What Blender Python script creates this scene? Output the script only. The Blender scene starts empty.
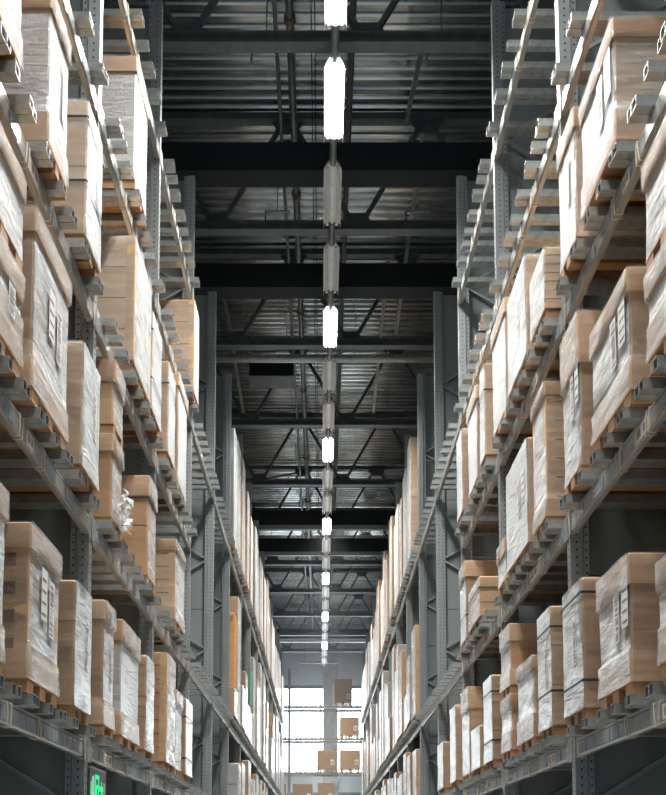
import bpy, math, random
from mathutils import Vector
R = random.Random(7)
C = bpy.context.scene.collection
sc = bpy.context.scene

# ---------------------------------------------------------------- measuring helpers
F = 850.0; T = .0760; TH = math.atan(T); S_, C_ = math.sin(TH), math.cos(TH)
CX, CY = 321.0, 857 - F * T
def inv_x(X, u, v):
    Yc = F * X / (u - CX); Zc = (CY - v) / F * Yc
    return Yc * C_ - Zc * S_
def inv_z(Y, v):
    r = (CY - v) / F
    return (r * Y * C_ + Y * S_) / (C_ - r * S_)

# ---------------------------------------------------------------- materials
def mat(name):
    m = bpy.data.materials.new(name); m.use_nodes = True
    nt = m.node_tree
    b = nt.nodes['Principled BSDF']
    return m, nt, b
def N(nt, t, **kw):
    n = nt.nodes.new(t)
    for k, v in kw.items(): setattr(n, k, v)
    return n
def coords(nt, scale, kind='Object'):
    tc = N(nt, 'ShaderNodeTexCoord'); mp = N(nt, 'ShaderNodeMapping')
    mp.inputs['Scale'].default_value = scale
    nt.links.new(tc.outputs[kind], mp.inputs['Vector'])
    return mp.outputs['Vector']
def noise(nt, vec, scale, detail=3, rough=.5):
    n = N(nt, 'ShaderNodeTexNoise'); n.inputs['Scale'].default_value = scale
    n.inputs['Detail'].default_value = detail; n.inputs['Roughness'].default_value = rough
    nt.links.new(vec, n.inputs['Vector']); return n.outputs['Fac']
def ramp(nt, fac, stops):
    r = N(nt, 'ShaderNodeValToRGB'); e = r.color_ramp.elements
    e[0].position, e[0].color = stops[0][0], (*stops[0][1], 1)
    e[1].position, e[1].color = stops[-1][0], (*stops[-1][1], 1)
    for p, c in stops[1:-1]:
        x = e.new(p); x.color = (*c, 1)
    nt.links.new(fac, r.inputs['Fac']); return r.outputs['Color']
def bump(nt, b, fac, strength, dist=.01):
    n = N(nt, 'ShaderNodeBump'); n.inputs['Strength'].default_value = strength; n.inputs['Distance'].default_value = dist
    nt.links.new(fac, n.inputs['Height']); nt.links.new(n.outputs['Normal'], b.inputs['Normal'])

def simple(name, c1, c2, rough=.6, metal=0., scale=6., stretch=(1, 1, 1), bmp=0., spec=.5):
    m, nt, b = mat(name)
    v = coords(nt, stretch)
    f = noise(nt, v, scale, 4)
    nt.links.new(ramp(nt, f, [(.3, c1), (.7, c2)]), b.inputs['Base Color'])
    b.inputs['Roughness'].default_value = rough; b.inputs['Metallic'].default_value = metal
    b.inputs['Specular IOR Level'].default_value = spec
    if bmp: bump(nt, b, f, bmp)
    return m
def cardboard(name, c):
    m, nt, b = mat(name)
    lo = tuple(x * .86 for x in c); hi = tuple(min(1, x * 1.1) for x in c)
    f = noise(nt, coords(nt, (1, 1, 6)), 3.5, 5, .6)
    nt.links.new(ramp(nt, f, [(.3, lo), (.7, hi)]), b.inputs['Base Color'])
    b.inputs['Roughness'].default_value = .55
    w = N(nt, 'ShaderNodeTexWave'); w.bands_direction = 'Z'; w.inputs['Scale'].default_value = 22
    w.inputs['Distortion'].default_value = .6
    nt.links.new(coords(nt, (1, 1, 1)), w.inputs['Vector'])
    bump(nt, b, w.outputs['Fac'], .08, .004)
    return m
def film(name, dens, seed, lowest=.10):
    m, nt, b = mat(name)
    out = nt.nodes['Material Output']
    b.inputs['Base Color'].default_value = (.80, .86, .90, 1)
    b.inputs['Roughness'].default_value = .15
    b.inputs['IOR'].default_value = 1.55
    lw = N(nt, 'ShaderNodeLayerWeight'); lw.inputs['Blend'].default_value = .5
    f1 = noise(nt, coords(nt, (1.0 + seed * .13, 1.2, 5)), 2.2, 5, .62)          # long level streaks
    f2 = noise(nt, coords(nt, (3, 3, 1.4)), 6.5, 7, .78)                           # crumples
    f3 = noise(nt, coords(nt, (1.3, 1.0, 11)), 5.0, 3, .5)                        # fine pulled strands
    vo = N(nt, 'ShaderNodeTexVoronoi'); vo.feature = 'DISTANCE_TO_EDGE'; vo.inputs['Scale'].default_value = 5.5
    mp = N(nt, 'ShaderNodeMapping'); mp.inputs['Rotation'].default_value = (.65, 0, 0); mp.inputs['Scale'].default_value = (.5, .5, 1.9)
    tc = N(nt, 'ShaderNodeTexCoord'); nt.links.new(tc.outputs['Object'], mp.inputs['Vector'])
    wv = N(nt, 'ShaderNodeMixRGB'); wv.inputs['Fac'].default_value = .12
    nt.links.new(mp.outputs[0], wv.inputs[1]); nt.links.new(f2, wv.inputs[2]); nt.links.new(wv.outputs[0], vo.inputs['Vector'])
    cr = N(nt, 'ShaderNodeMapRange'); nt.links.new(vo.outputs['Distance'], cr.inputs['Value'])
    cr.inputs['From Max'].default_value = .10; cr.inputs['To Min'].default_value = .20; cr.inputs['To Max'].default_value = 0
    mx = N(nt, 'ShaderNodeMath', operation='ADD'); nt.links.new(f1, mx.inputs[0]); nt.links.new(f2, mx.inputs[1])
    mx2 = N(nt, 'ShaderNodeMath', operation='ADD'); nt.links.new(mx.outputs[0], mx2.inputs[0]); nt.links.new(cr.outputs[0], mx2.inputs[1])
    mx3 = N(nt, 'ShaderNodeMath', operation='MULTIPLY_ADD'); nt.links.new(f3, mx3.inputs[0]); mx3.inputs[1].default_value = .35; nt.links.new(mx2.outputs[0], mx3.inputs[2])
    bump(nt, b, mx3.outputs[0], .85, .022)
    p = N(nt, 'ShaderNodeMath', operation='POWER'); nt.links.new(lw.outputs['Facing'], p.inputs[0]); p.inputs[1].default_value = 2.1  # milky white grows at grazing view: film glare put into the colour
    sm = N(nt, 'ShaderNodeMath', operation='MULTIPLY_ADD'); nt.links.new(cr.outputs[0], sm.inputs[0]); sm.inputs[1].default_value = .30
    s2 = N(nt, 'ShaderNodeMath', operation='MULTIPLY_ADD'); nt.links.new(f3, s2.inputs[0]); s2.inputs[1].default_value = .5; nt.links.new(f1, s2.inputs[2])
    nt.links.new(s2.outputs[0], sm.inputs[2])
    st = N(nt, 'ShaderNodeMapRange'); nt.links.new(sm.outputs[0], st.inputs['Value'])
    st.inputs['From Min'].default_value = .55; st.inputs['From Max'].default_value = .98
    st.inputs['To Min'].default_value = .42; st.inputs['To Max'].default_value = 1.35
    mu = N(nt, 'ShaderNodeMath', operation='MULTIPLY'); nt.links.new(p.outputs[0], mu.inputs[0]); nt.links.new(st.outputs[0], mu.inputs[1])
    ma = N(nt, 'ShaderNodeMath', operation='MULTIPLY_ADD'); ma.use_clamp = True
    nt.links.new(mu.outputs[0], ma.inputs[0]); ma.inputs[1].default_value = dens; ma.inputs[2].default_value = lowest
    tr = N(nt, 'ShaderNodeBsdfTransparent')
    mix = N(nt, 'ShaderNodeMixShader')
    nt.links.new(ma.outputs[0], mix.inputs['Fac']); nt.links.new(tr.outputs[0], mix.inputs[1]); nt.links.new(b.outputs[0], mix.inputs[2])
    nt.links.new(mix.outputs[0], out.inputs['Surface'])
    return m
def emit(name, c, s):
    m, nt, b = mat(name)
    b.inputs['Base Color'].default_value = (.02, .12, .06, 1) if 'green' in name else (.8, .8, .8, 1)
    b.inputs['Emission Color'].default_value = (*c, 1); b.inputs['Emission Strength'].default_value = s
    return m

M = {}
M['card'] = [cardboard('cardboard_brown', (.50, .295, .15)), cardboard('cardboard_tan', (.56, .36, .20)),
             cardboard('cardboard_dark', (.42, .235, .115)), cardboard('cardboard_pale', (.60, .42, .26))]
M['orange_card'] = cardboard('cardboard_orange', (.58, .31, .12))
M['white_card'] = simple('white_carton_board', (.40, .405, .40), (.52, .52, .51), .5, 0, 3)
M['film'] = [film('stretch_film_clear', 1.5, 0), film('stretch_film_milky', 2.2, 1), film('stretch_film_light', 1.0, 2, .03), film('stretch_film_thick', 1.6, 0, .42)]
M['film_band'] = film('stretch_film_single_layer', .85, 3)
M['wood'] = simple('pallet_fibreboard', (.30, .165, .08), (.42, .25, .13), .7, 0, 5, (1, 6, 1), .1)
M['galv'] = simple('galvanised_steel', (.27, .295, .30), (.42, .45, .455), .34, .55, 14, (1, 1, 1), .03)
M['beam'] = simple('rack_beam_steel', (.33, .335, .325), (.42, .425, .41), .32, .35, 5, (1, .3, 1), .02)
M['upright'] = simple('rack_upright_steel', (.235, .265, .28), (.30, .33, .345), .42, .35, 4, (1, 1, .4), .02)
M['clad'] = simple('grey_sheet_cladding', (.18, .212, .222), (.22, .255, .265), .45, .25, 1.2, (1, 1, .5), .02)
M['hole'] = simple('punched_hole_dark', (.012, .014, .015), (.02, .022, .024), .9, 0, 5)
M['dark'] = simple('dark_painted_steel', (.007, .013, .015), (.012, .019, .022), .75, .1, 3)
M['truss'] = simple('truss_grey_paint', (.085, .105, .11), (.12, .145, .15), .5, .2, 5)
M['pipe'] = simple('pipe_steel', (.16, .18, .19), (.24, .26, .27), .35, .5, 6)
M['deck'] = simple('galvanised_roof_deck', (.22, .25, .26), (.58, .61, .60), .20, .9, 1.1, (.35, 9, 1), .09)
M['floor'] = simple('concrete_floor', (.26, .26, .25), (.34, .34, .33), .35, 0, 1.5, (1, 1, 1), .05)
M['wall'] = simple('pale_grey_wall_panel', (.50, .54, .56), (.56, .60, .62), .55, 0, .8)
M['wallside'] = simple('side_backing_panel', (.10, .12, .13), (.13, .15, .16), .6, 0, .8)
M['concrete'] = simple('concrete_column', (.36, .39, .41), (.48, .51, .53), .7, 0, 4, (1, 1, .6), .05)
M['tube_on'] = emit('lit_lamp_tube', (1, .965, .90), 60)
M['tube_off'] = simple('unlit_lamp_tube', (.62, .64, .64), (.70, .72, .72), .25, 0, 3)
M['lamp'] = simple('lamp_housing_enamel', (.66, .66, .64), (.74, .74, .72), .4, .1, 4)
M['lampc'] = simple('lamp_spine_white', (.80, .86, .90), (.84, .90, .93), .35, 0, 4)
M['window'] = emit('daylight_window_pane', (.84, .93, 1.0), 8)
M['sleeve'] = simple('label_sleeve_plastic', (.25, .30, .335), (.38, .43, .47), .16, .1, 7, (1, 3, 1), .06)
M['paper'] = simple('label_paper', (.70, .71, .70), (.80, .80, .79), .5, 0, 5)
M['ink'] = simple('label_ink', (.16, .16, .17), (.26, .26, .27), .6, 0, 8)
M['sticker'] = simple('brown_sticker', (.38, .25, .18), (.48, .34, .26), .6, 0, 9)
M['tie'] = simple('cream_cable_loop', (.62, .54, .43), (.72, .63, .52), .5, 0, 9)
M['strap'] = simple('dark_packing_strap', (.02, .03, .035), (.04, .055, .06), .4, 0, 9)
M['green'] = emit('green_display_lights', (.0, .80, .28), .95)
M['white_e'] = simple('sign_white_film', (.72, .76, .82), (.85, .88, .92), .4, 0, 9)
M['signdark'] = simple('sign_slate', (.035, .05, .065), (.06, .08, .10), .3, 0, 6)
M['rust'] = simple('rusty_clamp', (.13, .075, .05), (.19, .11, .07), .7, .2, 8)

# ---------------------------------------------------------------- mesh building
class MB:
    def __init__(s): s.v = []; s.f = []; s.m = []
    def box(s, x0, x1, y0, y1, z0, z1, mi=0):
        if x0 > x1: x0, x1 = x1, x0
        b = len(s.v)
        s.v += [(x, y, z) for z in (z0, z1) for y in (y0, y1) for x in (x0, x1)]
        for q in ((0, 2, 3, 1), (4, 5, 7, 6), (0, 1, 5, 4), (2, 6, 7, 3), (0, 4, 6, 2), (1, 3, 7, 5)):
            s.f.append(tuple(b + i for i in q)); s.m.append(mi)
        return s
    def bar(s, p, q, w, h=None, mi=0):
        """square bar from p to q"""
        p, q = Vector(p), Vector(q); d = (q - p).normalized(); h = h or w
        a = Vector((0, 0, 1)) if abs(d.z) < .9 else Vector((0, 1, 0))
        r = d.cross(a).normalized(); u = r.cross(d)
        b = len(s.v)
        for e in (p, q):
            for i, j in ((-1, -1), (1, -1), (1, 1), (-1, 1)):
                s.v.append(tuple(e + r * i * w / 2 + u * j * h / 2))
        for k in range(4):
            s.f.append((b + k, b + (k + 1) % 4, b + 4 + (k + 1) % 4, b + 4 + k)); s.m.append(mi)
        s.f += [(b + 3, b + 2, b + 1, b), (b + 4, b + 5, b + 6, b + 7)]; s.m += [mi, mi]
        return s
    def tube(s, pts, r, n=10, mi=0, closed=False):
        pts = [Vector(p) for p in pts]; L = len(pts); b = len(s.v)
        for k, p in enumerate(pts):
            if closed: d = pts[(k + 1) % L] - pts[k - 1]
            else: d = pts[min(k + 1, L - 1)] - pts[max(k - 1, 0)]
            d.normalize()
            a = Vector((0, 0, 1)) if abs(d.z) < .9 else Vector((0, 1, 0))
            if closed: a = Vector((0, 1, 0))
            rr = d.cross(a).normalized(); u = rr.cross(d)
            for i in range(n):
                t = 2 * math.pi * i / n
                s.v.append(tuple(p + rr * math.cos(t) * r + u * math.sin(t) * r))
        for k in range(L if closed else L - 1):
            k2 = (k + 1) % L
            for i in range(n):
                s.f.append((b + k * n + i, b + k * n + (i + 1) % n, b + k2 * n + (i + 1) % n, b + k2 * n + i)); s.m.append(mi)
        if not closed:
            s.f.append(tuple(b + i for i in reversed(range(n)))); s.m.append(mi)
            s.f.append(tuple(b + (L - 1) * n + i for i in range(n))); s.m.append(mi)
        return s
    def hollow(s, x0, x1, y0, y1, z0, z1, w):
        """open-ended rectangular tube along x"""
        b = len(s.v)
        for x in (x0, x1):
            s.v += [(x, y0, z0), (x, y1, z0), (x, y1, z1), (x, y0, z1)]
            s.v += [(x, y0 + w, z0 + w), (x, y1 - w, z0 + w), (x, y1 - w, z1 - w), (x, y0 + w, z1 - w)]
        for k in range(4):
            j = (k + 1) % 4
            s.f += [(b + k, b + j, b + 8 + j, b + 8 + k), (b + 4 + j, b + 4 + k, b + 12 + k, b + 12 + j),
                    (b + k, b + 4 + k, b + 4 + j, b + j), (b + 8 + k, b + 8 + j, b + 12 + j, b + 12 + k)]
            s.m += [0] * 4
        return s
    def prism(s, poly, axis, a, b_, mi=0):
        """extrude a 2D polygon along an axis; poly gives the other two coords in order"""
        b = len(s.v); n = len(poly)
        for t in (a, b_):
            for p, q in poly:
                s.v.append({'x': (t, p, q), 'y': (p, t, q), 'z': (p, q, t)}[axis])
        for k in range(n):
            j = (k + 1) % n
            s.f.append((b + k, b + j, b + n + j, b + n + k)); s.m.append(mi)
        s.f.append(tuple(b + i for i in reversed(range(n)))); s.f.append(tuple(b + n + i for i in range(n))); s.m += [mi, mi]
        return s
    def loft(s, x0, x1, y0, y1, rings, r=.015, nx=1, ny=1, jit=0., caps=True):
        """rounded-rectangle rings (z, outset) joined into one skin"""
        if x0 > x1: x0, x1 = x1, x0
        b = len(s.v); n = 0
        for z, o in rings:
            X0, X1, Y0, Y1 = x0 - o, x1 + o, y0 - o, y1 + o
            ring = []
            def edge(p, q, k):
                for i in range(k): ring.append((p[0] + (q[0] - p[0]) * i / k, p[1] + (q[1] - p[1]) * i / k))
            cs = [((X0 + r, Y0), (X1 - r, Y0), nx), ((X1, Y0 + r), (X1, Y1 - r), ny),
                  ((X1 - r, Y1), (X0 + r, Y1), nx), ((X0, Y1 - r), (X0, Y0 + r), ny)]
            for p, q, k in cs:
                edge(p, q, k); ring.append(q)
            n = len(ring)
            for x, y in ring:
                if jit: x += R.uniform(-jit, jit); y += R.uniform(-jit, jit)
                s.v.append((x, y, z + (R.uniform(-jit, jit) if jit else 0)))
        for k in range(len(rings) - 1):
            for i in range(n):
                j = (i + 1) % n
                s.f.append((b + k * n + i, b + k * n + j, b + (k + 1) * n + j, b + (k + 1) * n + i)); s.m.append(0)
        if caps:
            s.f.append(tuple(b + i for i in reversed(range(n)))); s.m.append(0)
            s.f.append(tuple(b + (len(rings) - 1) * n + i for i in range(n))); s.m.append(0)
        return s
    def mesh(s, name, mats, org=(0, 0, 0), smooth=False):
        me = bpy.data.meshes.new(name)
        me.from_pydata([(x - org[0], y - org[1], z - org[2]) for x, y, z in s.v], [], s.f)
        if not isinstance(mats, (list, tuple)): mats = [mats]
        for m in mats: me.materials.append(m)
        if any(s.m): me.polygons.foreach_set('material_index', s.m)
        if smooth:
            me.polygons.foreach_set('use_smooth', [True] * len(s.f)); me.set_sharp_from_angle(angle=math.radians(38))
        return me
    def build(s, name, mats, parent=None, smooth=False, loc=None):
        org = tuple(parent.location) if parent is not None and parent.parent is None else (loc or (0, 0, 0))
        if parent is not None and parent.parent is not None:
            p = parent; org = Vector((0, 0, 0))
            while p is not None: org = org + p.location; p = p.parent
        o = bpy.data.objects.new(name, s.mesh(name, mats, org, smooth)); C.objects.link(o)
        if parent is not None: o.parent = parent
        else: o.location = org
        return o

def tag(o, label=None, cat=None, group=None, kind=None):
    if label: o['label'] = label
    if cat: o['category'] = cat
    if group: o['group'] = group
    if kind: o['kind'] = kind
    return o
def thing(name, loc, label, cat, group=None):
    o = bpy.data.objects.new(name, None); C.objects.link(o); o.location = loc; o.empty_display_size = .1
    return tag(o, label, cat, group)
ORD = ['first', 'second', 'third', 'fourth', 'fifth', 'sixth', 'seventh', 'eighth', 'ninth', 'tenth', 'eleventh', 'twelfth',
       'thirteenth', 'fourteenth', 'fifteenth', 'sixteenth', 'seventeenth', 'eighteenth', 'nineteenth', 'twentieth',
       'twenty-first', 'twenty-second', 'twenty-third', 'twenty-fourth', 'twenty-fifth', 'twenty-sixth', 'twenty-seventh']
SIDE = {-1: 'left', 1: 'right'}

# ---------------------------------------------------------------- rack layout
FLOOR = -1.6
BAYL = 2.76
def fy(n): return 7.15 + BAYL * (n - 1)          # frame n front plane
NF = 15
XU = {-1: 2.0, 1: 2.15}                            # aisle face of uprights
XF = {-1: 1.90, 1: 2.05}                           # aisle face of the loads
LEV = {'A': .84, 'B': 2.78, 'C': 4.68, 'D': 6.62, 'E': 8.62}
LNAME = {'A': 'lowest', 'B': 'second', 'C': 'third', 'D': 'fourth', 'E': 'top'}
BH, SH = .15, .075                                 # beam and support-bar heights
TOPZ = 10.75

def levels_of(n):                                  # bay n lies between frames n-1 and n
    return 'ABCDE' if n <= 3 else 'ABD'

# frames -------------------------------------------------------------
def make_frame(side, n):
    x = XU[side]; y = fy(n); s = side
    t = thing('upright_frame', (s * (x + .55), y, FLOOR),
              f'grey perforated upright frame of the {SIDE[s]} rack, {ORD[n]} from the camera', 'rack frame', f'upright frames of the {SIDE[s]} rack')
    holes = n <= 6
    u = MB()
    u.box(s * x, s * (x + .105), y, y + .09, FLOOR, TOPZ)
    u.box(s * (x + .105), s * (x + .118), y + .02, y + .09, FLOOR, TOPZ)
    u.box(s * (x + .118), s * (x + .165), y + .012, y + .09, FLOOR, TOPZ)
    if holes:
        z = FLOOR + .3
        while z < TOPZ - .05:
            for cx, yy in ((x + .055, y), (x + .142, y + .012)):
                u.prism([(s * cx + .009 * math.cos(a), z + .010 * math.sin(a)) for a in [k * math.pi / 3 for k in range(6)]], 'y', yy - .0015, yy + .001, 1)
            if n <= 4:
                u.prism([(y + .045 + .009 * math.cos(a), z + .02 + .010 * math.sin(a)) for a in [k * math.pi / 3 for k in range(6)]], 'x', s * (x - .0015), s * (x + .001), 1)
            z += .068
    u.build('upright', [M['upright'], M['hole']], t)
    MB().box(s * (x + 1.0), s * (x + 1.1), y, y + .09, FLOOR, TOPZ).build('upright', M['upright'], t)
    p = MB()
    p.prism([(y + .11, 0), (y + .12, 0), (y + .12, 1), (y + .11, 1)], 'x', s * (x + .02), s * (x + 1.08)) if False else None
    z0 = FLOOR
    seams = [z for z in (-1.6, .35, 2.45, 4.6, 6.7, 8.8, TOPZ)]
    for a, b in zip(seams[:-1], seams[1:]):
        pp = MB().box(s * (x + .02), s * (x + 1.09), y + .10, y + .112, a + .007, b - .007)
        pp.build('sheet_panel', M['clad'], t)
    zz = .48
    k = 0
    for a in (-1.26, .44, 2.14, 3.84, 5.54, 7.24, 8.94):
        MB().bar((s * (x + .13), y + .055, a), (s * (x + 1.03), y + .055, a + .55), .045, .03).build('brace', M['upright'], t)
        if a > -1.2:
            MB().bar((s * (x + .13), y + .055, a - .02), (s * (x + 1.03), y + .055, a - .57), .045, .03).build('brace', M['upright'], t)
    return t

# support bar mesh shared by all shelves
def bar_mesh(s):
    m = MB().hollow(0, s * 1.36, -.034, .034, 0, SH, .005)
    for k in range(26):                        # embossed dimples on the underside and flank
        pass
    return m.mesh('support_bar', M['galv'])
BARM = {s: bar_mesh(s) for s in (-1, 1)}
PAT = [.20, .275, .46, .70, .775, 1.07, 1.145, 1.42, 1.68, 1.755, 2.02, 2.095, 2.48, 2.555]
PATF = [.25, .52, .84, 1.10, 1.42, 1.72, 2.06, 2.34, 2.55]

def make_shelf(side, n, lv):
    s = side; x = XU[s]; y0 = fy(n - 1) + .122; y1 = fy(n) - .005; z = LEV[lv]
    t = thing('rack_shelf', (s * (x + .55), (y0 + y1) / 2, z),
              f'{LNAME[lv]} grey steel shelf of the {SIDE[s]} rack, {ORD[n - 1]} bay from the camera', 'rack shelf', f'shelves of the {SIDE[s]} rack')
    f = MB()
    f.prism([(s * (x + a), z + b) for a, b in ((0, .012), (0, BH - .03), (.008, BH - .03), (.008, BH - .022), (0, BH - .022), (0, BH), (.05, BH), (.05, 0), (.012, 0))], 'y', y0, y1)
    f.build('front_beam', M['beam'], t)
    MB().box(s * (x + 1.03), s * (x + 1.08), y0, y1, z, z + BH).build('rear_beam', M['beam'], t)
    for yy in (y0, y1):
        a, b = (yy - .08, yy + .03) if yy == y0 else (yy - .03, yy + .02)
        MB().box(s * (x - .010), s * (x - .004), a, b, z - .03, z + BH + .03).build('beam_bracket', M['galv'], t)
    near = n <= 3
    for p in (PAT if near else PATF):
        o = bpy.data.objects.new('support_bar', BARM[s]); C.objects.link(o); o.parent = t
        ty = fy(n - 1) + .09 + p * (BAYL - .09) / 2.76
        o.location = (s * (x - (.13 if not near else R.uniform(.115, .135))) - s * (x + .55), ty - t.location.y, BH)
    if near:
        for q in (.33, .52, .97):
            yy = y0 + (y1 - y0) * q + R.uniform(-.05, .05)
            for dd in (0, .05) if q < .9 else (0,):
                tilt = R.uniform(-.03, .03)
                m = MB().tube([(s * (x - .012), yy + dd, z - .012), (s * (x - .014), yy + dd + tilt * .5, z + BH * .5), (s * (x - .012), yy + dd + tilt, z + BH - .005), (s * (x + .03), yy + dd + tilt, z + BH + .004),
                               (s * (x + .056), yy + dd + tilt, z + BH * .6), (s * (x + .056), yy + dd, z - .006), (s * (x + .02), yy + dd, z - .014)], .0042, 6, closed=True)
                m.build('cable_loop', M['tie'], t, smooth=True)
    if near or lv == 'A':
        m = MB(); yy = y0 + .06; k = 0
        while yy < y1 - .2:
            w = R.uniform(.12, .3)
            if k == 2 and near:
                ob = MB().box(s * (x - .006), s * x, yy, yy + w, z + .02, z + BH - .035)
                sb = ob
                w1 = w * .28
                sb.box(s * (x - .0075), s * (x - .006), yy + w * .12, yy + w * .12 + w1, z + .04, z + BH - .055, 1)
                sb.box(s * (x - .0075), s * (x - .006), yy + w * .58, yy + w * .58 + w1, z + .04, z + BH - .055, 1)
                sb.build('paper_sticker', [M['paper'], M['sticker']], t)
            else:
                MB().box(s * (x - .005), s * x, yy, yy + w, z + .02, z + BH - .035).build('label_sleeve', M['sleeve'], t)
            yy += w + R.uniform(.01, .05) + (0 if lv == 'A' else .22); k += 1
    return t

for s in (-1, 1):
    for n in range(0, NF): make_frame(s, n)
    for n in range(1, NF):
        for lv in levels_of(n): make_shelf(s, n, lv)

# ---------------------------------------------------------------- pallet loads
def load(side, y0, y1, zb, zt, label, group, lid=0, base=0, layers=0, posts=0, straps=(), film_i=0, card=0, paper=0, crate=0,
         wrap=1, pallet=1, depth=1.14, detail=1, xo=0., cat='pallet load', neck=.0):
    s = side; xf = XF[s] + xo
    xa, xb = s * xf, s * (xf + depth)
    t = thing('wrapped_pallet' if wrap else 'carton_on_pallet', (s * (xf + depth / 2), (y0 + y1) / 2, zb), label, cat, group)
    w = y1 - y0; lo = .026 if lid or base else .008
    if lid or base: xa_, xb_, ya, yb = s * (xf + .022), s * (xf + depth - .022), y0 + .022, y1 - .022
    else: xa_, xb_, ya, yb = xa, xb, y0, y1
    z = zb
    if pallet:
        p = MB().box(xa + s * .01, xb - s * .01, y0 + .01, y1 - .01, zb + .088, zb + .10)
        pl = p.build('pallet_board', M['wood'], t)
        rw = min(.13, w * .18)
        for c in ((y0 + .02 + rw / 2, (y0 + y1) / 2, y1 - .02 - rw / 2) if w > .45 else (y0 + .02 + rw / 2, y1 - .02 - rw / 2)):
            MB().box(xa + s * .012, xb - s * .012, c - rw / 2, c + rw / 2, zb, zb + .088).build('pallet_runner', M['wood'], t)
        z = zb + .10
    H = zt - z
    cm = M['card'][card] if isinstance(card, int) else M[card]
    # carton body, with grooves between stacked layers
    rings = [(z, 0)]
    if layers > 1:
        for k in range(1, layers):
            zz = z + H * k / layers
            rings += [(zz - .008, 0), (zz - .005, -.012), (zz + .005, -.012), (zz + .008, 0)]
    rings += [(zt - .012, 0), (zt, -.010)]
    if crate:
        rings = [(z, -.05), (zt, -.05)]; cm = M['card'][2]
    body = MB().loft(xa_, xb_, ya, yb, rings, .012).build('carton', cm, t)
    if (posts or crate) and detail:
        pw = .09
        for (px0, px1) in ((xa_, xa_ + s * .012), (xb_ - s * .012, xb_)):
            pass
        for ex, sx in ((xa_ - s * .006, s), (xb_ + s * .006, -s)):
            for ey, sy in ((ya - .006, 1), (yb + .006, -1)):
                q = [(ex, ey), (ex + sx * pw, ey), (ex + sx * pw, ey + sy * .012), (ex + sx * .012, ey + sy * .012), (ex + sx * .012, ey + sy * pw), (ex, ey + sy * pw)]
                MB().prism(q, 'z', z + .005, zt - .004).build('corner_post', M['card'][1], t)
        if crate:
            for k in range(1, 6):
                zz = z + H * (k - .35) / 5.4
                for yy in (ya - .002, yb - .010):
                    MB().box(xa_ + s * .08, xb_ - s * .08, yy, yy + .012, zz - .05, zz + .05).build('crate_rail', M['card'][1], t)
    if base and detail:
        hb = base if base < 1 else .19
        MB().loft(xa_, xb_, ya, yb, [(z - .004, .013), (z + hb, .013)], .012).build('base_tray', M['card'][(card + 1) % 4 if isinstance(card, int) else 0], t)
    if lid and detail:
        hl = lid if lid < 1 else .16
        MB().loft(xa_, xb_, ya, yb, [(zt - hl, .018), (zt + .004, .018), (zt + .010, .012)], .012).build('lid', M['card'][(card + 1) % 4 if isinstance(card, int) else 1], t)
        zt2 = zt + .012
    else: zt2 = zt
    if wrap:
        o = .007 if (lid or base or posts) else .006
        prof = []
        nz = max(3, int(H / .11)) if detail else 2
        hb = (base if base < 1 else .19) if base else 0
        hl = (lid if lid < 1 else .16) if lid else 0
        zs = sorted(set([z - .012 if pallet else z + .006] + [z + H * k / nz for k in range(nz)] + [zt - .002]))
        def off(q):
            a = o
            if base and q < z + hb + .01: a = .021
            if lid and q > zt - hl - .01: a = .025
            return a + (.006 if q < z + .02 else 0)
        zs2 = []
        for q in zs:
            if base and abs(q - (z + hb)) < .04: continue
            if lid and abs(q - (zt - hl)) < .04: continue
            zs2.append(q)
        if base: zs2 += [z + hb + .005, z + hb + .035]
        if lid: zs2 += [zt - hl - .03, zt - hl - .004]
        zs2.sort()
        rings = [(q, off(q)) for q in zs2] + [(zt2 + .004, off(zt))]
        nn = 5 if detail else 1
        wr = MB().loft(xa_, xb_, ya, yb, rings, .014, nn, nn, .0032 if detail else 0., caps=False)
        per = len(wr.v) // len(rings)
        for k in range(len(rings) - 1):
            zm = (rings[k][0] + rings[k + 1][0]) / 2
            if (lid and zm > zt - hl - .02) or (base and zm < z + hb + .02):
                for i in range(per): wr.m[k * per + i] = 1
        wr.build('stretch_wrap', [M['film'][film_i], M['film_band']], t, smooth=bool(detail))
    for hs in straps:
        zz = z + H * hs
        MB().loft(xa_, xb_, ya, yb, [(zz - .011, .0175), (zz + .011, .0175)], .014, caps=False).build('strap', M['strap'], t)
    if paper and detail:
        # paper sheet with printed bars on the aisle side, and a smaller one
        side_x = (xf + .022 - .02) if (lid or base) else xf - .010
        py = y0 + w * (.6 if side < 0 else .3); ph = min(.40, H * .42); pz = z + H * .36; pw = min(.11, w * .16)
        m = MB().box(s * (side_x - .0015), s * side_x, py, py + pw, pz, pz + ph)
        k = 0; zz = pz + .02
        while zz < pz + ph - .03:
            hh = R.choice((.004, .006, .010))
            m.box(s * (side_x - .0025), s * (side_x - .0015), py + pw * .12, py + pw * R.uniform(.6, .9), zz, zz + hh, 1)
            zz += hh + R.choice((.006, .010, .022))
        m.build('shipping_label', [M['paper'], M['ink']], t)
        if paper > 1:
            m = MB().box(s * (side_x - .0015), s * side_x, py - pw * 1.6, py - pw * .5, pz + ph * .2, pz + ph * 1.1)
            for k in range(4):
                m.box(s * (side_x - .0025), s * (side_x - .0015), py - pw * 1.5, py - pw * .7, pz + ph * (.28 + .2 * k), pz + ph * (.33 + .2 * k), 1)
            m.build('shipping_label', [M['paper'], M['ink']], t)
    return t

def top_of(lv): return LEV[lv] + BH + SH + .002
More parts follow.
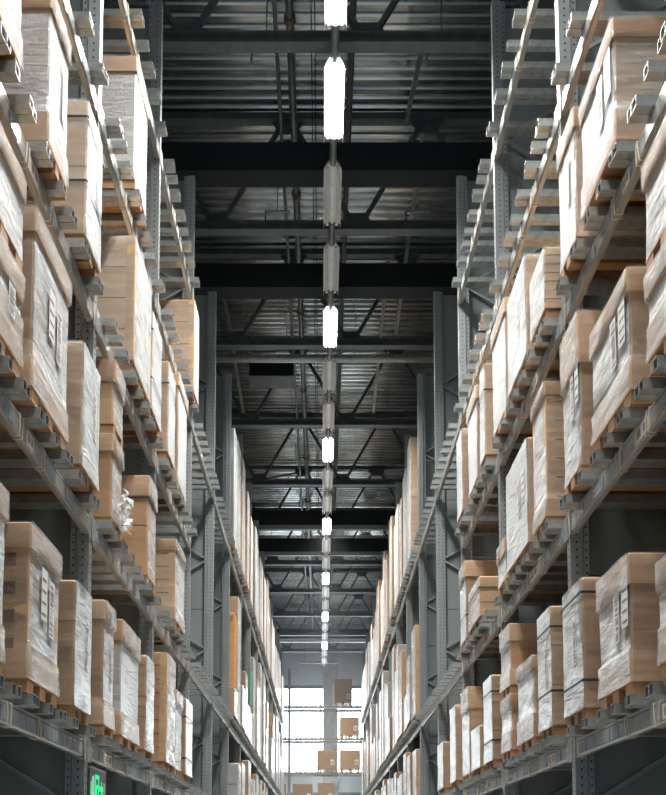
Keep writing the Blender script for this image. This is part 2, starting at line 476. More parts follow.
# (side, level, near u, far u, v where u was read, v of the top, opts)   near u None: only the far edge is in the frame
SPEC = [
 (-1,'A',None,7,600,496,dict(far=1,lid=1,base=1,film_i=1,d='milky film-wrapped box load with a lid')),
 (-1,'A',30,61.5,600,523,dict(lid=1,base=1,crate=1,paper=2,film_i=0,d='large film-wrapped crate load with cardboard lid and slatted end')),
 (-1,'A',74,91,650,579.5,dict(card=1,film_i=1,layers=3,paper=1,d='tall plain carton stack wrapped in film, no lid')),
 (-1,'A',104.5,115.8,660,600.5,dict(lid=1,base=1,film_i=0,paper=1,d='narrow wrapped carton with lid and wide foot')),
 (-1,'A',122,140.5,670,620,dict(lid=.2,base=1,film_i=3,card=3,d='pale milky wrapped load with flared wrapped foot')),
 (-1,'A',145.5,153.7,700,655,dict(layers=9,film_i=0,card=0,d='slim stack of thin cartons in crinkled film')),
 (-1,'A',166,174.8,710,652,dict(posts=1,layers=8,film_i=2,card=0,d='layered carton stack with corner boards and bright side')),
 (-1,'A',176,183,720,690,dict(lid=1,film_i=0,d='short wrapped carton with pale lid')),
 (-1,'A',185.5,192,730,698,dict(straps=(.2,.75),film_i=1,card=0,d='slim load with two dark straps')),
 (-1,'B',None,24,330,282,dict(far=1,lid=1,base=.3,film_i=0,paper=1,d='wrapped box with lid and labels, lower of a stacked pair')),
 (-1,'B',None,29,230,187,dict(far=1,lid=.12,film_i=1,stack=1,d='wrapped box load set on top of another box')),
 (-1,'B',34,71,330,207,dict(lid=1,base=.2,film_i=0,paper=2,card=0,d='big glossy film-wrapped carton with lid and printed side')),
 (-1,'B',82,99.5,400,341,dict(film_i=1,card=3,paper=1,d='plain upright carton in milky film')),
 (-1,'B',113,124,480,434,dict(lid=.15,film_i=2,card=0,xo=.0,d='wrapped brown carton with torn film, lower one of a pair')),
 (-1,'B',113,125,400,360,dict(lid=.2,film_i=2,card=1,stack=1,d='brown lidded carton on top of a torn-film carton')),
 (-1,'B',149,157.5,520,476,dict(lid=.22,layers=2,film_i=2,card=0,straps=(.78,),d='brown two-tier carton with a dark strap')),
 (-1,'B',176,185.5,590,539.5,dict(lid=.14,posts=1,layers=6,film_i=0,base=.16,card=1,d='layered carton load with lid and corner boards')),
 (-1,'C',None,25,20,None,dict(far=1,base=.2,film_i=1,h=1.2,d='wrapped load with pale film seen from below')),
 (-1,'C',50,70.8,100,50,dict(ftop=1,lid=.14,base=.2,film_i=3,card=3,paper=1,d='tall milky load with glossy film and lid')),
 (-1,'C',86,102,180,99.5,dict(straps=(.38,.86),film_i=1,card=3,layers=2,paper=1,d='carton load with two dark straps and marked side')),
 (-1,'C',134,151,300,236,dict(posts=1,layers=4,film_i=0,card=3,paper=1,straps=(),d='large carton stack with corner boards and grid of seams')),
 (-1,'C',151.5,161.5,360,310,dict(film_i=1,straps=(.3,.8),d='slim bright load with straps beside the large stack')),
 (-1,'C',168,175,400,361,dict(film_i=1,straps=(.75,),card=1,d='small glossy load with one strap')),
 (-1,'C',179,188,430,373.5,dict(lid=.16,film_i=1,card=0,d='wrapped load with brown lid')),
 (-1,'D',137,149.5,100,56,dict(lid=.16,film_i=3,card=3,d='tall shiny film-wrapped load with cardboard lid')),
 (-1,'D',193.8,198.8,350,299.5,dict(posts=1,layers=4,film_i=0,card=1,d='brown carton stack with corner boards standing alone')),
 (1,'A',None,656,620,567,dict(far=1,lid=1,base=.2,film_i=0,card=0,d='wrapped box with lid at the edge of view')),
 (1,'A',630,597,640,553.7,dict(lid=.2,base=.2,film_i=0,paper=2,card=0,d='big film-wrapped box with wide lid, knotted film and long label')),
 (1,'A',583.5,563.5,650,577,dict(straps=(.2,.88),film_i=0,paper=1,card=0,d='tall carton with two dark straps and printed side')),
 (1,'A',552.5,538.5,680,605.6,dict(straps=(.28,.82),film_i=0,paper=1,card=1,layers=3,d='narrow carton stack with two straps and white stickers')),
 (1,'A',533.5,516.5,710,655.7,dict(lid=.12,base=.22,film_i=0,card=1,d='short lidded carton with bright wrapped foot')),
 (1,'A',511,500.5,730,694,dict(lid=.14,base=.2,film_i=0,card=1,d='small lidded carton under a twin of itself')),
 (1,'A',510,499.5,650,624,dict(lid=.18,base=.16,film_i=2,card=0,stack=1,straps=(),d='brown lidded carton stacked on a similar small one')),
 (1,'A',492.5,484,720,674.5,dict(straps=(.22,.8),film_i=1,card=0,layers=3,d='tall white-sided load with two straps')),
 (1,'A',480.5,471.5,750,725,dict(film_i=1,card=1,d='short pale wrapped block')),
 (1,'A',468.5,461,730,687,dict(lid=.3,film_i=0,card=0,d='brown lidded carton with white label on top edge')),
 (1,'A',457,450.5,750,704.6,dict(film_i=1,card=1,d='slim bright film-wrapped load')),
 (1,'A',443.5,438,770,741.5,dict(film_i=1,card=0,d='small speckled white-sided load')),
 (1,'B',None,645,330,281,dict(far=1,lid=.14,base=.2,film_i=0,card=1,d='glossy box load, lower of a stacked pair')),
 (1,'B',None,637,220,172,dict(far=1,lid=.14,film_i=0,card=3,stack=1,d='wrapped box load topping a stack of two')),
 (1,'B',630,590,390,267,dict(lid=.16,base=.2,film_i=0,paper=2,card=0,d='large wrapped carton with lid and striped labels')),
 (1,'B',579,560.5,400,311,dict(lid=.42,film_i=0,paper=2,card=0,d='wrapped carton with deep lid and white notice')),
 (1,'B',545,531,450,381.7,dict(lid=.12,base=.16,posts=1,layers=7,film_i=0,card=1,d='layered brown carton stack with lid')),
 (1,'B',528,506.5,500,437,dict(film_i=1,paper=2,card=3,d='wide milky load with pale label')),
 (1,'B',505,496.5,570,538,dict(film_i=0,card=3,lid=.15,d='small wrapped load at the end of the row')),
 (1,'B',480,468.5,600,576,dict(film_i=2,card=1,layers=3,straps=(.7,),d='low crate of cartons under crumpled film')),
 (1,'B',465,458.8,600,561,dict(lid=.22,straps=(.3,.8),film_i=1,card=0,d='tall lidded carton with straps and white sticker')),
 (1,'C',613,577.5,80,17,dict(lid=.14,base=.22,film_i=1,paper=2,card=1,d='big brightly lit wrapped carton with lid')),
 (1,'C',574,556.5,180,107,dict(lid=.16,film_i=1,paper=1,card=3,d='white-sided wrapped load with lid')),
 (1,'C',545,530,290,246.5,dict(layers=7,film_i=0,card=1,d='load of thin cartons in crumpled film')),
 (1,'C',526,507.5,320,254,dict(film_i=1,paper=1,card=3,d='tall gleaming film-wrapped load')),
 (1,'C',504.5,490.5,350,297.5,dict(lid=.16,film_i=1,card=0,d='glossy wrapped load with lid and dark fold')),
 (1,'C',485,480,410,363,dict(film_i=0,card=1,straps=(.7,),d='slim brown and silver load')),
 (1,'C',476,466.5,430,385,dict(lid=.18,film_i=1,card=0,d='load with lid and gleaming crumpled film')),
 (1,'C',462.5,457,470,428,dict(film_i=1,card=0,d='slim white load')),
 (1,'D',None,629,30,None,dict(far=1,film_i=1,h=1.15,base=.001,d='single wrapped load on a shelf otherwise bare of loads')),
]
occupied = {}
for (s, lv, u0, u1, vr, vt, o) in SPEC:
    o = dict(o); d = o.pop('d'); far = o.pop('far', 0); ftop = o.pop('ftop', 0); stack = o.pop('stack', 0); h = o.pop('h', None)
    X = s * XF[s]
    y1 = inv_x(X, u1, vr)
    y0 = y1 - .8 if u0 is None else inv_x(X, u0, vr)
    base = top_of(lv)
    row = occupied.setdefault((s, lv), [])
    if stack:
        p = row[-1]; base = p[2] + .016
        y0, y1 = p[0] + .005, max(p[1] - .005, p[0] + .3)
    else:
        for q in row:
            if q[4]: continue
            if y0 < q[1] + .03 and y1 > q[1]: y0 = q[1] + .03
            if y1 > q[0] - .03 and y0 < q[0]: y1 = q[0] - .03
    for n in range(0, NF):                          # stay clear of the uprights' depth range
        a, b = fy(n) - .035, fy(n) + .15
        if not stack and y0 < b and y1 > a:
            if b - y0 < y1 - a: y0 = b
            else: y1 = a
    zt = base + .1 + h if vt is None else inv_z(y1 if (far or ftop) else y0, vt)
    if o.get('base') == .001: o['base'] = 0
    row.append((y0, y1, zt, d, stack))
    k = len([q for q in row if not q[4]])
    pos = 'nearest the camera' if k == 1 else f'{ORD[k-1]} along from the camera'
    label = f'{d}, {LNAME[lv]} shelf, {SIDE[s]} rack, {pos}' if stack == 0 else f'{d}, {LNAME[lv]} shelf, {SIDE[s]} rack'
    w = label.split()
    if len(w) > 16: label = f'{d}, {LNAME[lv]} {SIDE[s]} shelf'
    w = label.split()
    if len(w) > 16: print('LONG', len(w), label)
    t = load(s, y0, y1, base, zt, label, f'pallet loads on the {LNAME[lv]} shelf of the {SIDE[s]} rack', **o)
    print('%2d %s %6.2f %6.2f w%.2f  z %.2f-%.2f h%.2f %s' % (s, lv, y0, y1, y1 - y0, base, zt, zt - base, label[:40]))

# far loads from bay 6 on ---------------------------------------------
def far_loads():
    for s in (-1, 1):
        for lv in 'ABD':
            k = 0
            for n in range(6, NF):
                a = fy(n - 1) + .14
                slot = (BAYL - .2) / 3
                for j in range(3):
                    if R.random() < .05: continue
                    y0 = a + j * slot + R.uniform(0, .04); y1 = y0 + slot - R.uniform(.07, .2)
                    zb = top_of(lv)
                    h = {'A': R.uniform(1.0, 1.45), 'B': R.choice((1.6, 2.2, 2.6, 3.0)) + R.uniform(-.15, .15), 'D': R.uniform(2.3, 3.0)}[lv]
                    if lv == 'B' and R.random() < .2: h = R.uniform(.8, 1.2)
                    if lv == 'D' and n > 10: h -= R.uniform(.2, .7)
                    k += 1
                    ci = R.choice((0, 1, 3, 3, 2, 'white_card', 'white_card')); fi = R.choice((0, 0, 0, 1, 2, 2))
                    tall = 'tall' if h > 1.8 else 'low'
                    colr = 'white' if ci == 'white_card' else 'brown'
                    place = f'{ORD[k-1]} of the far bays'
                    if n == 6 and lv == 'B' and j == 0 and s == -1: continue
                    load(s, y0, y1, zb, zb + h, f'{tall} {colr} wrapped load, {LNAME[lv]} shelf of the {SIDE[s]} rack, {place}',
                         f'far pallet loads on the {LNAME[lv]} shelf of the {SIDE[s]} rack', film_i=fi, card=ci, detail=1 if n < 8 else 0, xo=R.uniform(-.03, .04),
                         layers=R.choice((0, 2, 3)) if n < 8 else 0, cat='pallet load', pallet=1 if n < 11 else 0)
far_loads()
# the two-part brown stack at the start of the far section
ya = fy(5) + .15
load(-1, ya, ya + .78, top_of('B'), 3.72, 'low brown wrapped carton under the tall plain orange-brown carton, left rack', 'far pallet loads on the second shelf of the left rack', film_i=0, card=0)
t = load(-1, ya + .01, ya + .77, 3.735, 5.36, 'tall unwrapped orange-brown carton with dark printed mark, second shelf, left rack', 'far pallet loads on the second shelf of the left rack', wrap=0, card='orange_card', pallet=0)
m = MB()
xl = -XF[-1]
for (a, b, c, d) in ((.05, .42, 5.17, 5.195), (.05, .42, 5.26, 5.285), (.05, .075, 5.17, 5.285), (.395, .42, 5.17, 5.285)):
    m.box(xl - a, xl - b, ya + .007, ya + .010, c, d)
for k in range(5): m.box(xl - .10 - k * .06, xl - .14 - k * .06, ya + .007, ya + .010, 5.205, 5.25)
for k in range(6): m.box(xl - .08 - k * .05, xl - .11 - k * .05, ya + .007, ya + .010, 5.06, 5.075)
m.build('printed_mark', M['ink'], t)

# torn plastic film hanging from the lower carton of the pair on the second shelf, left rack
def torn(root, px, py, pz, w, h, seed, nm='torn_film'):
    q = random.Random(seed); m = MB(); nu, nv = 7, 10
    for j in range(nv + 1):
        for i in range(nu + 1):
            a = i / nu; b = j / nv
            m.v.append((px + .05 * math.sin(9 * a + 5 * b) + q.uniform(-.02, .02) + .055, py + (a - .5) * w * (1 - .55 * b) + q.uniform(-.02, .02), pz - h * b + q.uniform(-.02, .02)))
    for j in range(nv):
        for i in range(nu):
            if q.random() < .12: continue
            k = j * (nu + 1) + i; m.f.append((k, k + 1, k + nu + 2, k + nu + 1)); m.m.append(0)
    m.build(nm, M['film'][1], root, smooth=True)
for o in [o for o in C.objects if 'torn film' in o.get('label', '')]:
    torn(o, -XF[-1], o.location.y + .05, o.location.z + .40, .34, .26, 3)
    torn(o, -XF[-1] - .05, o.location.y + .30, o.location.z + .30, .26, .16, 5)
# ---------------------------------------------------------------- display sign under the lowest shelf, left rack
ys = fy(1) + .16
sg = thing('display_sign', (-1.96, ys + .2, .3), 'small slate sign with green and white upright strokes under the lowest shelf, left rack', 'sign')
x = -1.985
ys = fy(1) + .12; y0s, y1s = ys, ys + .52
zt_, zb_ = .765, .02
MB().box(x, x - .012, y0s, y1s, zb_, zt_).build('sign_board', M['signdark'], sg)
MB().box(x + .004, x - .014, y0s, y1s, zt_, zt_ + .018).build('top_rail', M['galv'], sg)
MB().box(x + .004, x - .014, y1s, y1s + .012, zb_, zt_ + .018).build('side_rail', M['galv'], sg)
def stroke(a, b, c, d, nm, mt, e=0.): MB().box(x + .003 + e, x + e, y0s + a, y0s + b, c, d).build(nm, M[mt], sg)
stroke(.165, .30, .05, .725, 'green_strokes', 'green')
stroke(.195, .25, .635, .685, 'stroke_gap', 'signdark', .003)
stroke(.235, .25, .10, .60, 'stroke_gap', 'signdark', .003)
stroke(.31, .44, .585, .635, 'green_strokes', 'green')
stroke(.375, .42, .05, .584, 'green_strokes', 'green')
stroke(.03, .055, .05, .655, 'green_strokes', 'green')
stroke(.065, .14, .04, .705, 'white_strokes', 'white_e')
stroke(.375, .40, .637, .675, 'white_strokes', 'white_e')
stroke(.46, .49, .05, .67, 'white_strokes', 'white_e')

yq = fy(7) - .03
sl = thing('status_light', (-1.975, yq, 4.6), 'thin upright green light strip on a far upright of the left rack', 'indicator light')
MB().box(-1.985, -1.955, yq, yq + .02, inv_z(yq, 707), inv_z(yq, 669)).build('strip_case', M['signdark'], sl)
MB().box(-1.980, -1.960, yq - .003, yq, inv_z(yq, 706), inv_z(yq, 670)).build('green_strip', M['green'], sl)

# ---------------------------------------------------------------- lamp row
PZ = 11.3; LP = 1.83; Y0L = .997 * PZ; LX = .196
LAMP_W = 330
def lamp(k, on):
    y = Y0L + (k - 1) * LP; L = 1.35
    t = thing('lamp_fitting', (LX, y + L / 2, PZ + .06),
              ('lit' if on else 'unlit') + f' twin-tube lamp fitting in the ceiling row, {ORD[k + 4]} from the camera', 'lamp', 'lamp fittings in the ceiling row')
    # reflector tray, chamfered at the near end
    w, w2 = .15, .075
    z0, z1 = PZ + .02, PZ + .075
    m = MB()
    m.prism([(LX - w2, y), (LX + w2, y), (LX + w, y + .16), (LX + w, y + L), (LX + w - .03, y + L), (LX + w - .03, y + L - .04),
             (LX - w + .03, y + L - .04), (LX - w + .03, y + L), (LX - w, y + L), (LX - w, y + .16)], 'z', z0 + .02, z1)
    m.build('reflector', M['lamp'], t)
    for sx in (-1, 1):
        MB().box(LX + sx * w, LX + sx * (w - .006), y + .16, y + L, z0 - .068, z0 + .02).build('reflector_wing', M['lamp'], t)
    sp = MB().box(LX - .024, LX + .024, y + .02, y + L - .05, z0 - .018, z0 + .02)
    for q in (.4, .95): sp.box(LX - .006, LX + .006, y + q, y + q + .02, z0 - .0195, z0 - .018, 1)
    sp.build('spine', [M['lampc'], M['hole']], t)
    for sx in (-1, 1):
        MB().tube([(LX + sx * .085, y + .05, PZ), (LX + sx * .085, y + L - .06, PZ)], .022, 10).build('tube', M['tube_on' if on else 'tube_off'], t, smooth=False)
        MB().box(LX + sx * .085 - .024, LX + sx * .085 + .024, y + L - .06, y + L - .03, PZ - .025, z0 + .02).build('tube_holder', M['lamp'], t)
    if on:
        ld = bpy.data.lights.new('aisle_lamp_light', 'AREA'); ld.shape = 'RECTANGLE'; ld.size = .24; ld.size_y = 1.2
        ld.energy = LAMP_W; ld.color = (1, .955, .89); ld.spread = math.radians(118)
        lo = bpy.data.objects.new('lamp_light', ld); C.objects.link(lo); lo.parent = t; lo.location = (0, -.0, -.06 - .035)
    MB().tube([(LX, y + L - .04, PZ + .03), (LX, y + L + .10, PZ + .02), (LX, y + LP - .1, PZ + .02), (LX, y + LP + .0, PZ + .03)], .06, 12).build('joint', M['pipe'], t, smooth=True)
    MB().tube([(LX, y + L * .5, z1), (LX, y + L * .5, 14.4)], .006, 6).build('hanger', M['pipe'], t)
for k in range(-4, 22):
    lamp(k, k in (-4, -2, 0, 1) or (k >= 4 and (k - 1) % 3 == 0))

# ---------------------------------------------------------------- roof
XW = (-3.6, 3.75); YA, YB = -6.0, 52.0
ZD = 14.45
m = MB(); y = YA; per = .2
prof = []
while y < YB:
    prof += [(y, ZD), (y + .07, ZD), (y + .10, ZD + .05), (y + .17, ZD + .05)]; y += per
b = len(m.v)
XR0, XR1 = -3.7, 3.85
xs = (XR0, XR1)
m.v = [(x, yy, zz) for yy, zz in prof for x in xs]
for i in range(len(prof) - 1): m.f.append((2 * i, 2 * i + 1, 2 * i + 3, 2 * i + 2)); m.m.append(0)
tag(m.build('ceiling', M['deck']), kind='structure', label='corrugated galvanised roof deck with ribs running across the aisle')
tag(MB().box(XR0 - .2, XR1 + .2, YA, YB, ZD + .12, ZD + .2).build('ceiling', M['dark']), kind='structure', label='roof covering above the corrugated deck')

TR = [8.0, 11.75, 15.5, 19.2, 22.9, 26.7, 30.4, 34.2, 37.9, 41.7, 45.4, 49.1]
ZB = 12.0; ZT = 14.25
for i, y in enumerate(TR):
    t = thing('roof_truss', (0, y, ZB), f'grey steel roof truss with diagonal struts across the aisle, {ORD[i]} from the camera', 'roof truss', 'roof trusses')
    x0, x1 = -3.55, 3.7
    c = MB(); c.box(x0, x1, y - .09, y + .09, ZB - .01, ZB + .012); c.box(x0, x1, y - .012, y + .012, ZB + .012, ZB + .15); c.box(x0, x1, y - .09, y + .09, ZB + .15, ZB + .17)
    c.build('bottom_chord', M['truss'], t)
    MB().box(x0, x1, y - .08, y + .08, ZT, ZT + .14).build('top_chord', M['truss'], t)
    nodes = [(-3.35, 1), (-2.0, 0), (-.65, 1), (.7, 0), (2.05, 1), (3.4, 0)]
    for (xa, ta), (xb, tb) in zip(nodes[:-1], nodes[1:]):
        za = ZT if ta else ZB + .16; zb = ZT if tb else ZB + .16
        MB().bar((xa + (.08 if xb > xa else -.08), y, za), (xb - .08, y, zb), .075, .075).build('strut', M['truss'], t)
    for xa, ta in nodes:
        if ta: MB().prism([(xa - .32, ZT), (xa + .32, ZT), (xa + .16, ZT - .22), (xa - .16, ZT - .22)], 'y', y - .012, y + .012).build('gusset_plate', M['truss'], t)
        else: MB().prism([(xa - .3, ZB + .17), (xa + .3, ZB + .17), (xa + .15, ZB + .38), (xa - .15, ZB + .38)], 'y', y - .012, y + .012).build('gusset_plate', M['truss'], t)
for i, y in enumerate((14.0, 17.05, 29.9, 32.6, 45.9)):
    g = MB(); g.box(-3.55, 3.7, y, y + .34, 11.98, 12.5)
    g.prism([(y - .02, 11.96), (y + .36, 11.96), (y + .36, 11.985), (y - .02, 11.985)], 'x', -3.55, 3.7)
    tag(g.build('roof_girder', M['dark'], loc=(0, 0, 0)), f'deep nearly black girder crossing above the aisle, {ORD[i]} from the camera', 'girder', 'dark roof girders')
# pipes running along the roof
def pipe(name, x, z, r, label, mt='pipe', cat='pipe', clamps=()):
    t = thing(name, (x, 20, z), label, cat, 'pipes along the roof')
    MB().tube([(x, YA + 1, z), (x, YB - 1, z)], r, 12).build('pipe_run', M[mt], t, smooth=True)
    for y in clamps:
        MB().tube([(x, y - .05, z), (x, y + .05, z)], r * 1.45, 12).build('clamp', M['rust'], t, smooth=True)
pipe('roof_pipe', -.5, 13.35, .065, 'thick grey pipe with rusty clamps running along the roof beside the lamps', clamps=(12.6, 16.2, 19.9, 23.4, 27.5, 31))
pipe('roof_pipe', -.74, 13.5, .035, 'thin pale pipe running along the roof left of the thick pipe')
pipe('roof_pipe', .52, 13.7, .055, 'dark pipe running along the roof right of the lamp row', 'truss')
pipe('roof_cable', -.10, 13.6, .008, 'thin cable running along the roof just left of the lamps', 'dark', 'cable')
pipe('roof_cable', -.16, 13.6, .008, 'thin cable running along the roof next to the thick pipe', 'dark', 'cable')
# sprinkler drops
i = 0
for y in (13.1, 16.6, 21.2, 25.0, 28.8, 33.5, 37):
    for x in (-1.15, 1.75):
        t = thing('sprinkler_branch', (x, y, 13.3), f'small sprinkler branch pipe {"left" if x < 0 else "right"} of the lamps, {ORD[i // 2]} from the camera', 'sprinkler', 'sprinkler branches')
        MB().tube([(x, y, 13.3), (x + .5, y, 13.3)], .022, 8).build('branch_pipe', M['pipe'], t, smooth=True)
        MB().tube([(x, y, 13.3), (x, y, 13.1)], .018, 8).build('drop_pipe', M['pipe'], t, smooth=True)
        MB().tube([(x + .25, y, 13.3), (x + .25, y, 14.4)], .01, 6).build('hanger_rod', M['pipe'], t)
        MB().tube([(x, y, 13.1), (x, y, 13.085)], .03, 10).build('sprinkler_head', M['galv'], t)
        i += 1
# longitudinal bracing between trusses (seen crossing at a slant)
for i, (y, x0, x1, z0, z1) in enumerate(((15.6, 2.0, 1.75, 14.2, 12.2), (19.3, 1.60, 1.45, 14.2, 12.3), (23, 1.0, 2.8, 12.25, 13.9), (12, 1.55, 1.65, 12.3, 14.2), (26.9, -1.9, -.9, 12.3, 14.1), (19.3, -2.4, -2.15, 13.9, 12.3))):
    m = MB().bar((x0, y, z0), (x1, y + 3.4, z1), .07, .07)
    tag(m.build('slanting_brace', M['pipe']), f'slanting steel brace between two roof trusses, {ORD[i]} one listed toward the far wall' if False else
        ['slanting brace right of the lamps under the roof, between the first dark girders', 'short slanting brace right of the lamps beyond the second dark girder',
         'long slanting brace rising to the right beyond the fourth truss', 'slanting brace right of the lamps before the first dark girder',
         'slanting brace left of the lamps beyond the sixth truss', 'slanting brace by the left rack top beyond the second dark girder'][i], 'brace', 'slanting roof braces')
# dark air unit
t = thing('air_unit', (-1.35, 22.4, 12.9), 'dark box-shaped air unit under the roof left of the lamps', 'air unit')
MB().box(-1.95, -.75, 22.2, 22.75, 13.05, 13.55).build('unit_case', M['dark'], t)
MB().box(-1.98, -.72, 22.17, 22.78, 13.03, 13.05).build('bottom_flange', M['truss'], t)
MB().box(-1.9, -1.86, 22.4, 22.44, 13.55, 14.4).build('hanger_strap', M['pipe'], t)
MB().box(-.84, -.80, 22.4, 22.44, 13.55, 14.4).build('hanger_strap', M['pipe'], t)
for i, (y, z, r, lab) in enumerate(((33.4, 12.25, .16, 'round bright duct crossing beneath the roof beyond the third dark girder'), (47.2, 12.2, .13, 'round bright duct crossing beneath the roof near the far wall'), (20.9, 12.75, .10, 'round grey duct crossing above the aisle before the air unit'))):
    t = thing('cross_duct', (0, y, z), lab, 'duct', 'ducts across the roof')
    MB().tube([(-3.5, y, z), (3.6, y, z)], r, 16).build('duct_run', M['galv'], t, smooth=True)
    for x in (-2, 0.9):
        MB().tube([(x, y, z + r), (x, y, 14.4)], .01, 6).build('hanger_rod', M['pipe'], t)

# ---------------------------------------------------------------- room shell
tag(MB().box(-4, 4.2, YA, YB + .4, FLOOR - .2, FLOOR).build('floor', M['floor']), kind='structure', label='grey concrete warehouse floor')
tag(MB().box(-3.7, -3.55, YA, YB, FLOOR, ZD + .1).build('wall_left_backing', M['wallside']), kind='structure', label='added dark backing wall behind the left rack, keeps light in')  # added backing, keeps light in where another rack would stand
tag(MB().box(3.7, 3.85, YA, YB, FLOOR, ZD + .1).build('wall_right_backing', M['wallside']), kind='structure', label='added dark backing wall behind the right rack, keeps light in')  # same added backing on the other side
# far wall with tall windows: opening z ranges
w = MB()
wy0, wy1 = 52.0, 52.3
WIN = [(4.95, 10.62), (-.6, 3.95)]
w.box(-3.7, 3.85, wy0, wy1, 10.62, ZD + .1)
w.box(-3.7, 3.85, wy0, wy1, 3.95, 4.95)
w.box(-3.7, 3.85, wy0, wy1, FLOOR, -.6)
w.build('wall_back', M['wall']); tag(bpy.data.objects['wall_back'], kind='structure', label='pale far wall with tall bright windows')
for i, (a, b) in enumerate(WIN):
    t = bpy.data.objects.new(f'window_{i+1}', None); C.objects.link(t); t.location = (0, wy0 + .1, a)
    tag(t, kind='structure', label='tall bright window in the far wall')
    MB().box(-3.7, 3.85, wy0 + .1, wy0 + .12, a, b).build('window_pane', M['window'], t)
    MB().box(-3.7, 3.85, wy0 + .04, wy0 + .1, b - .22, b).build('window_frame', M['pipe'], t)
    MB().box(-3.7, 3.85, wy0 + .05, wy0 + .1, (a + b) / 2 - .9, (a + b) / 2 - .85).build('glazing_bar', M['pipe'], t)
    for x in (-2.55, -.05, 1.25, 2.5):
        MB().box(x - .03, x + .03, wy0 + .05, wy0 + .1, a, b - .22).build('glazing_bar', M['pipe'], t)
tag(MB().box(.12, 1.03, 51.2, 51.9, FLOOR, 13.4).build('concrete_column', M['concrete']), 'square grey concrete column in front of the far window', 'column')

hz = bpy.data.materials.new('warehouse_haze'); hz.use_nodes = True; nt = hz.node_tree; nt.nodes.clear()
vo_ = nt.nodes.new('ShaderNodeVolumeScatter'); vo_.inputs['Density'].default_value = .0024; vo_.inputs['Anisotropy'].default_value = .45; vo_.inputs['Color'].default_value = (.86, .95, 1, 1)
mo_ = nt.nodes.new('ShaderNodeOutputMaterial'); nt.links.new(vo_.outputs[0], mo_.inputs['Volume'])
tag(MB().box(-3.54, 3.69, 28, 51.95, FLOOR + .01, 14.4).build('haze', hz), 'thin bright haze in the far part of the aisle', 'haze', kind='stuff')  # scattering volume over the far part of the aisle only
# ---------------------------------------------------------------- rack across the end of the aisle
EY = 48.6
def ez(v): return inv_z(EY, v)
ELV = {'third': 772, 'fourth': 738, 'top': 706}
zl = {k: ez(v) for k, v in ELV.items()}; zl['second'] = zl['third'] - 1.95; zl['lowest'] = zl['third'] - 3.9
ei = 0
for x in (-3.3, -1.85, 2.75, 3.4):
    top = 10.9 if x == -1.85 else 11.4
    t = thing('end_rack_post', (x, EY, FLOOR), ['slim grey post of the end rack against the left wall', 'slim grey free-standing post of the end rack before the window', 'slim grey post of the end rack beside the right rack', 'slim grey post of the end rack against the right wall'][ei], 'rack post', 'posts of the end rack'); ei += 1
    MB().box(x - .06, x + .06, EY, EY + .1, FLOOR, top).build('post', M['upright'], t)
    MB().box(x - .06, x + .06, EY + 1.1, EY + 1.2, FLOOR, top).build('post', M['upright'], t)
    for k in range(6): MB().box(x - .02, x + .02, EY + .1, EY + 1.1, -1 + k * 2, -.95 + k * 2).build('cross_tie', M['upright'], t)
for nm, z in zl.items():
    t = thing('end_rack_shelf', (0, EY, z), f'{nm} shelf of the rack standing across the end of the aisle', 'rack shelf', 'shelves of the end rack')
    MB().box(-3.4, 3.5, EY - .055, EY - .003, z - .15, z).build('front_beam', M['beam'], t)
    MB().box(-3.4, 3.5, EY + 1.203, EY + 1.25, z - .15, z).build('rear_beam', M['beam'], t)
    x = -3.2; k = 0
    while x < 3.4:
        if min(abs(x + .04 - q) for q in (-3.3, -1.85, 2.75, 3.4)) > .13:
            MB().box(x, x + .08, EY - .15, EY + 1.25, z, z + .07).build('support_bar', M['galv'], t)
        x += (.22, .3, .36)[k % 3]; k += 1
def end_box(u0, u1, vt, lv, label, card, fi, lay=2, pallet_white=0):
    x0 = (u0 - CX) * (EY + .6) / F; x1 = (u1 - CX) * (EY + .6) / F
    z0 = zl[lv] + .07; z1 = inv_z(EY, vt)
    t = thing('wrapped_carton', ((x0 + x1) / 2, EY + .5, z0), label, 'pallet load', 'loads on the end rack')
    for q in (0, .5, 1):
        xx = x0 + .02 + (x1 - x0 - .16) * q
        MB().box(xx, xx + .12, EY + .0, EY + 1.0, z0, z0 + .12).build('pallet_runner', M['paper'] if pallet_white else M['wood'], t)
    MB().loft(x0, x1, EY, EY + 1.0, [(z0 + .12, 0), ((z0 + z1) / 2 - .01, 0), ((z0 + z1) / 2, -.008), ((z0 + z1) / 2 + .01, 0), (z1, 0)], .012).build('carton', M['card'][card], t)
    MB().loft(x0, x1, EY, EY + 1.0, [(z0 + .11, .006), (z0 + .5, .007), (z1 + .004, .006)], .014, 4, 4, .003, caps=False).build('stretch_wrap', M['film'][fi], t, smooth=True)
    m = MB().box(x1 - .32, x1 - .1, EY - .014, EY - .010, z0 + .35, z0 + .65); m.box(x1 - .29, x1 - .13, EY - .016, EY - .014, z0 + .42, z0 + .47, 1); m.box(x1 - .29, x1 - .13, EY - .016, EY - .014, z0 + .52, z0 + .55, 1)
    m.build('shipping_label', [M['paper'], M['ink']], t)
end_box(334, 352, 679, 'top', 'tall dark-wrapped carton on the top shelf across the aisle end', 2, 2)
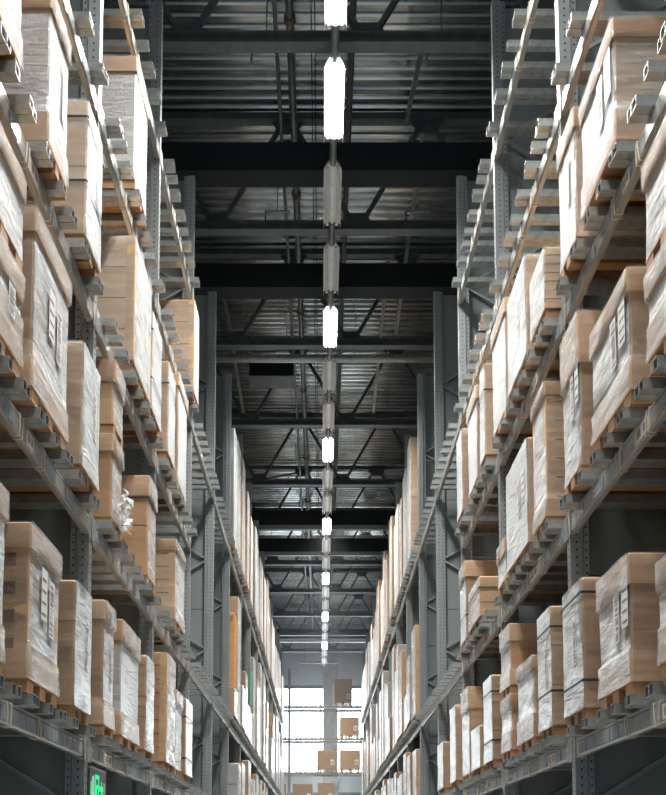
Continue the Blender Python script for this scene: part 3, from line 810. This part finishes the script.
end_box(340, 359, 717, 'fourth', 'brown carton with white labels on the fourth shelf across the aisle end', 0, 2)
end_box(317, 336, 750, 'third', 'shiny wrapped carton with taped cross on the third shelf across the aisle end', 0, 0)
end_box(340, 360, 750, 'third', 'plain brown carton on the third shelf across the aisle end, by the right rack', 1, 2)
end_box(293, 312.5, 784, 'second', 'wide wrapped carton on the second shelf across the aisle end', 0, 0)
end_box(318, 334, 783, 'second', 'narrow wrapped carton on the second shelf before the concrete column', 1, 0)
end_box(276, 286.5, 784, 'second', 'wrapped carton on the second shelf across the aisle end, by the left rack', 0, 0)
t = thing('light_strip', (0, 50.2, 11.6), 'horizontal unlit strip fitting hung under the roof near the far wall', 'strip fitting')
MB().box(-1.25, .95, 50.2, 50.4, 11.6, 11.7).build('strip_body', M['pipe'], t)
for x in (-1, .7): MB().tube([(x, 50.3, 11.7), (x, 50.3, 14.4)], .012, 6).build('hanger_rod', M['pipe'], t)

# ---------------------------------------------------------------- camera, world, colour
cd = bpy.data.cameras.new('camera'); cam = bpy.data.objects.new('camera', cd); C.objects.link(cam)
cd.sensor_fit = 'HORIZONTAL'; cd.sensor_width = 36; cd.lens = F / 666 * 36
cd.shift_x = (333 - CX) / 666; cd.shift_y = (CY - 397.5) / 666
cam.location = (0, 0, 0); cam.rotation_euler = (math.pi / 2 + TH, 0, 0)
cd.clip_end = 200
sc.camera = cam
wd = bpy.data.worlds.new('world'); sc.world = wd; wd.use_nodes = True
bg = wd.node_tree.nodes['Background']; bg.inputs[0].default_value = (.80, .88, .95, 1); bg.inputs[1].default_value = .8
sc.view_settings.view_transform = 'Standard'; sc.view_settings.look = 'None'; sc.view_settings.gamma = 1
sc.view_settings.exposure = 0.2
sc.cycles.max_bounces = 8; sc.cycles.transparent_max_bounces = 24
sc.cycles.sample_clamp_indirect = 6
sc.cycles.use_denoising = True
sc.cycles.volume_bounces = 0
# lift the whole place so that the floor is at z = 0
for o in list(C.objects):
    if o.parent is None: o.location.z -= FLOOR
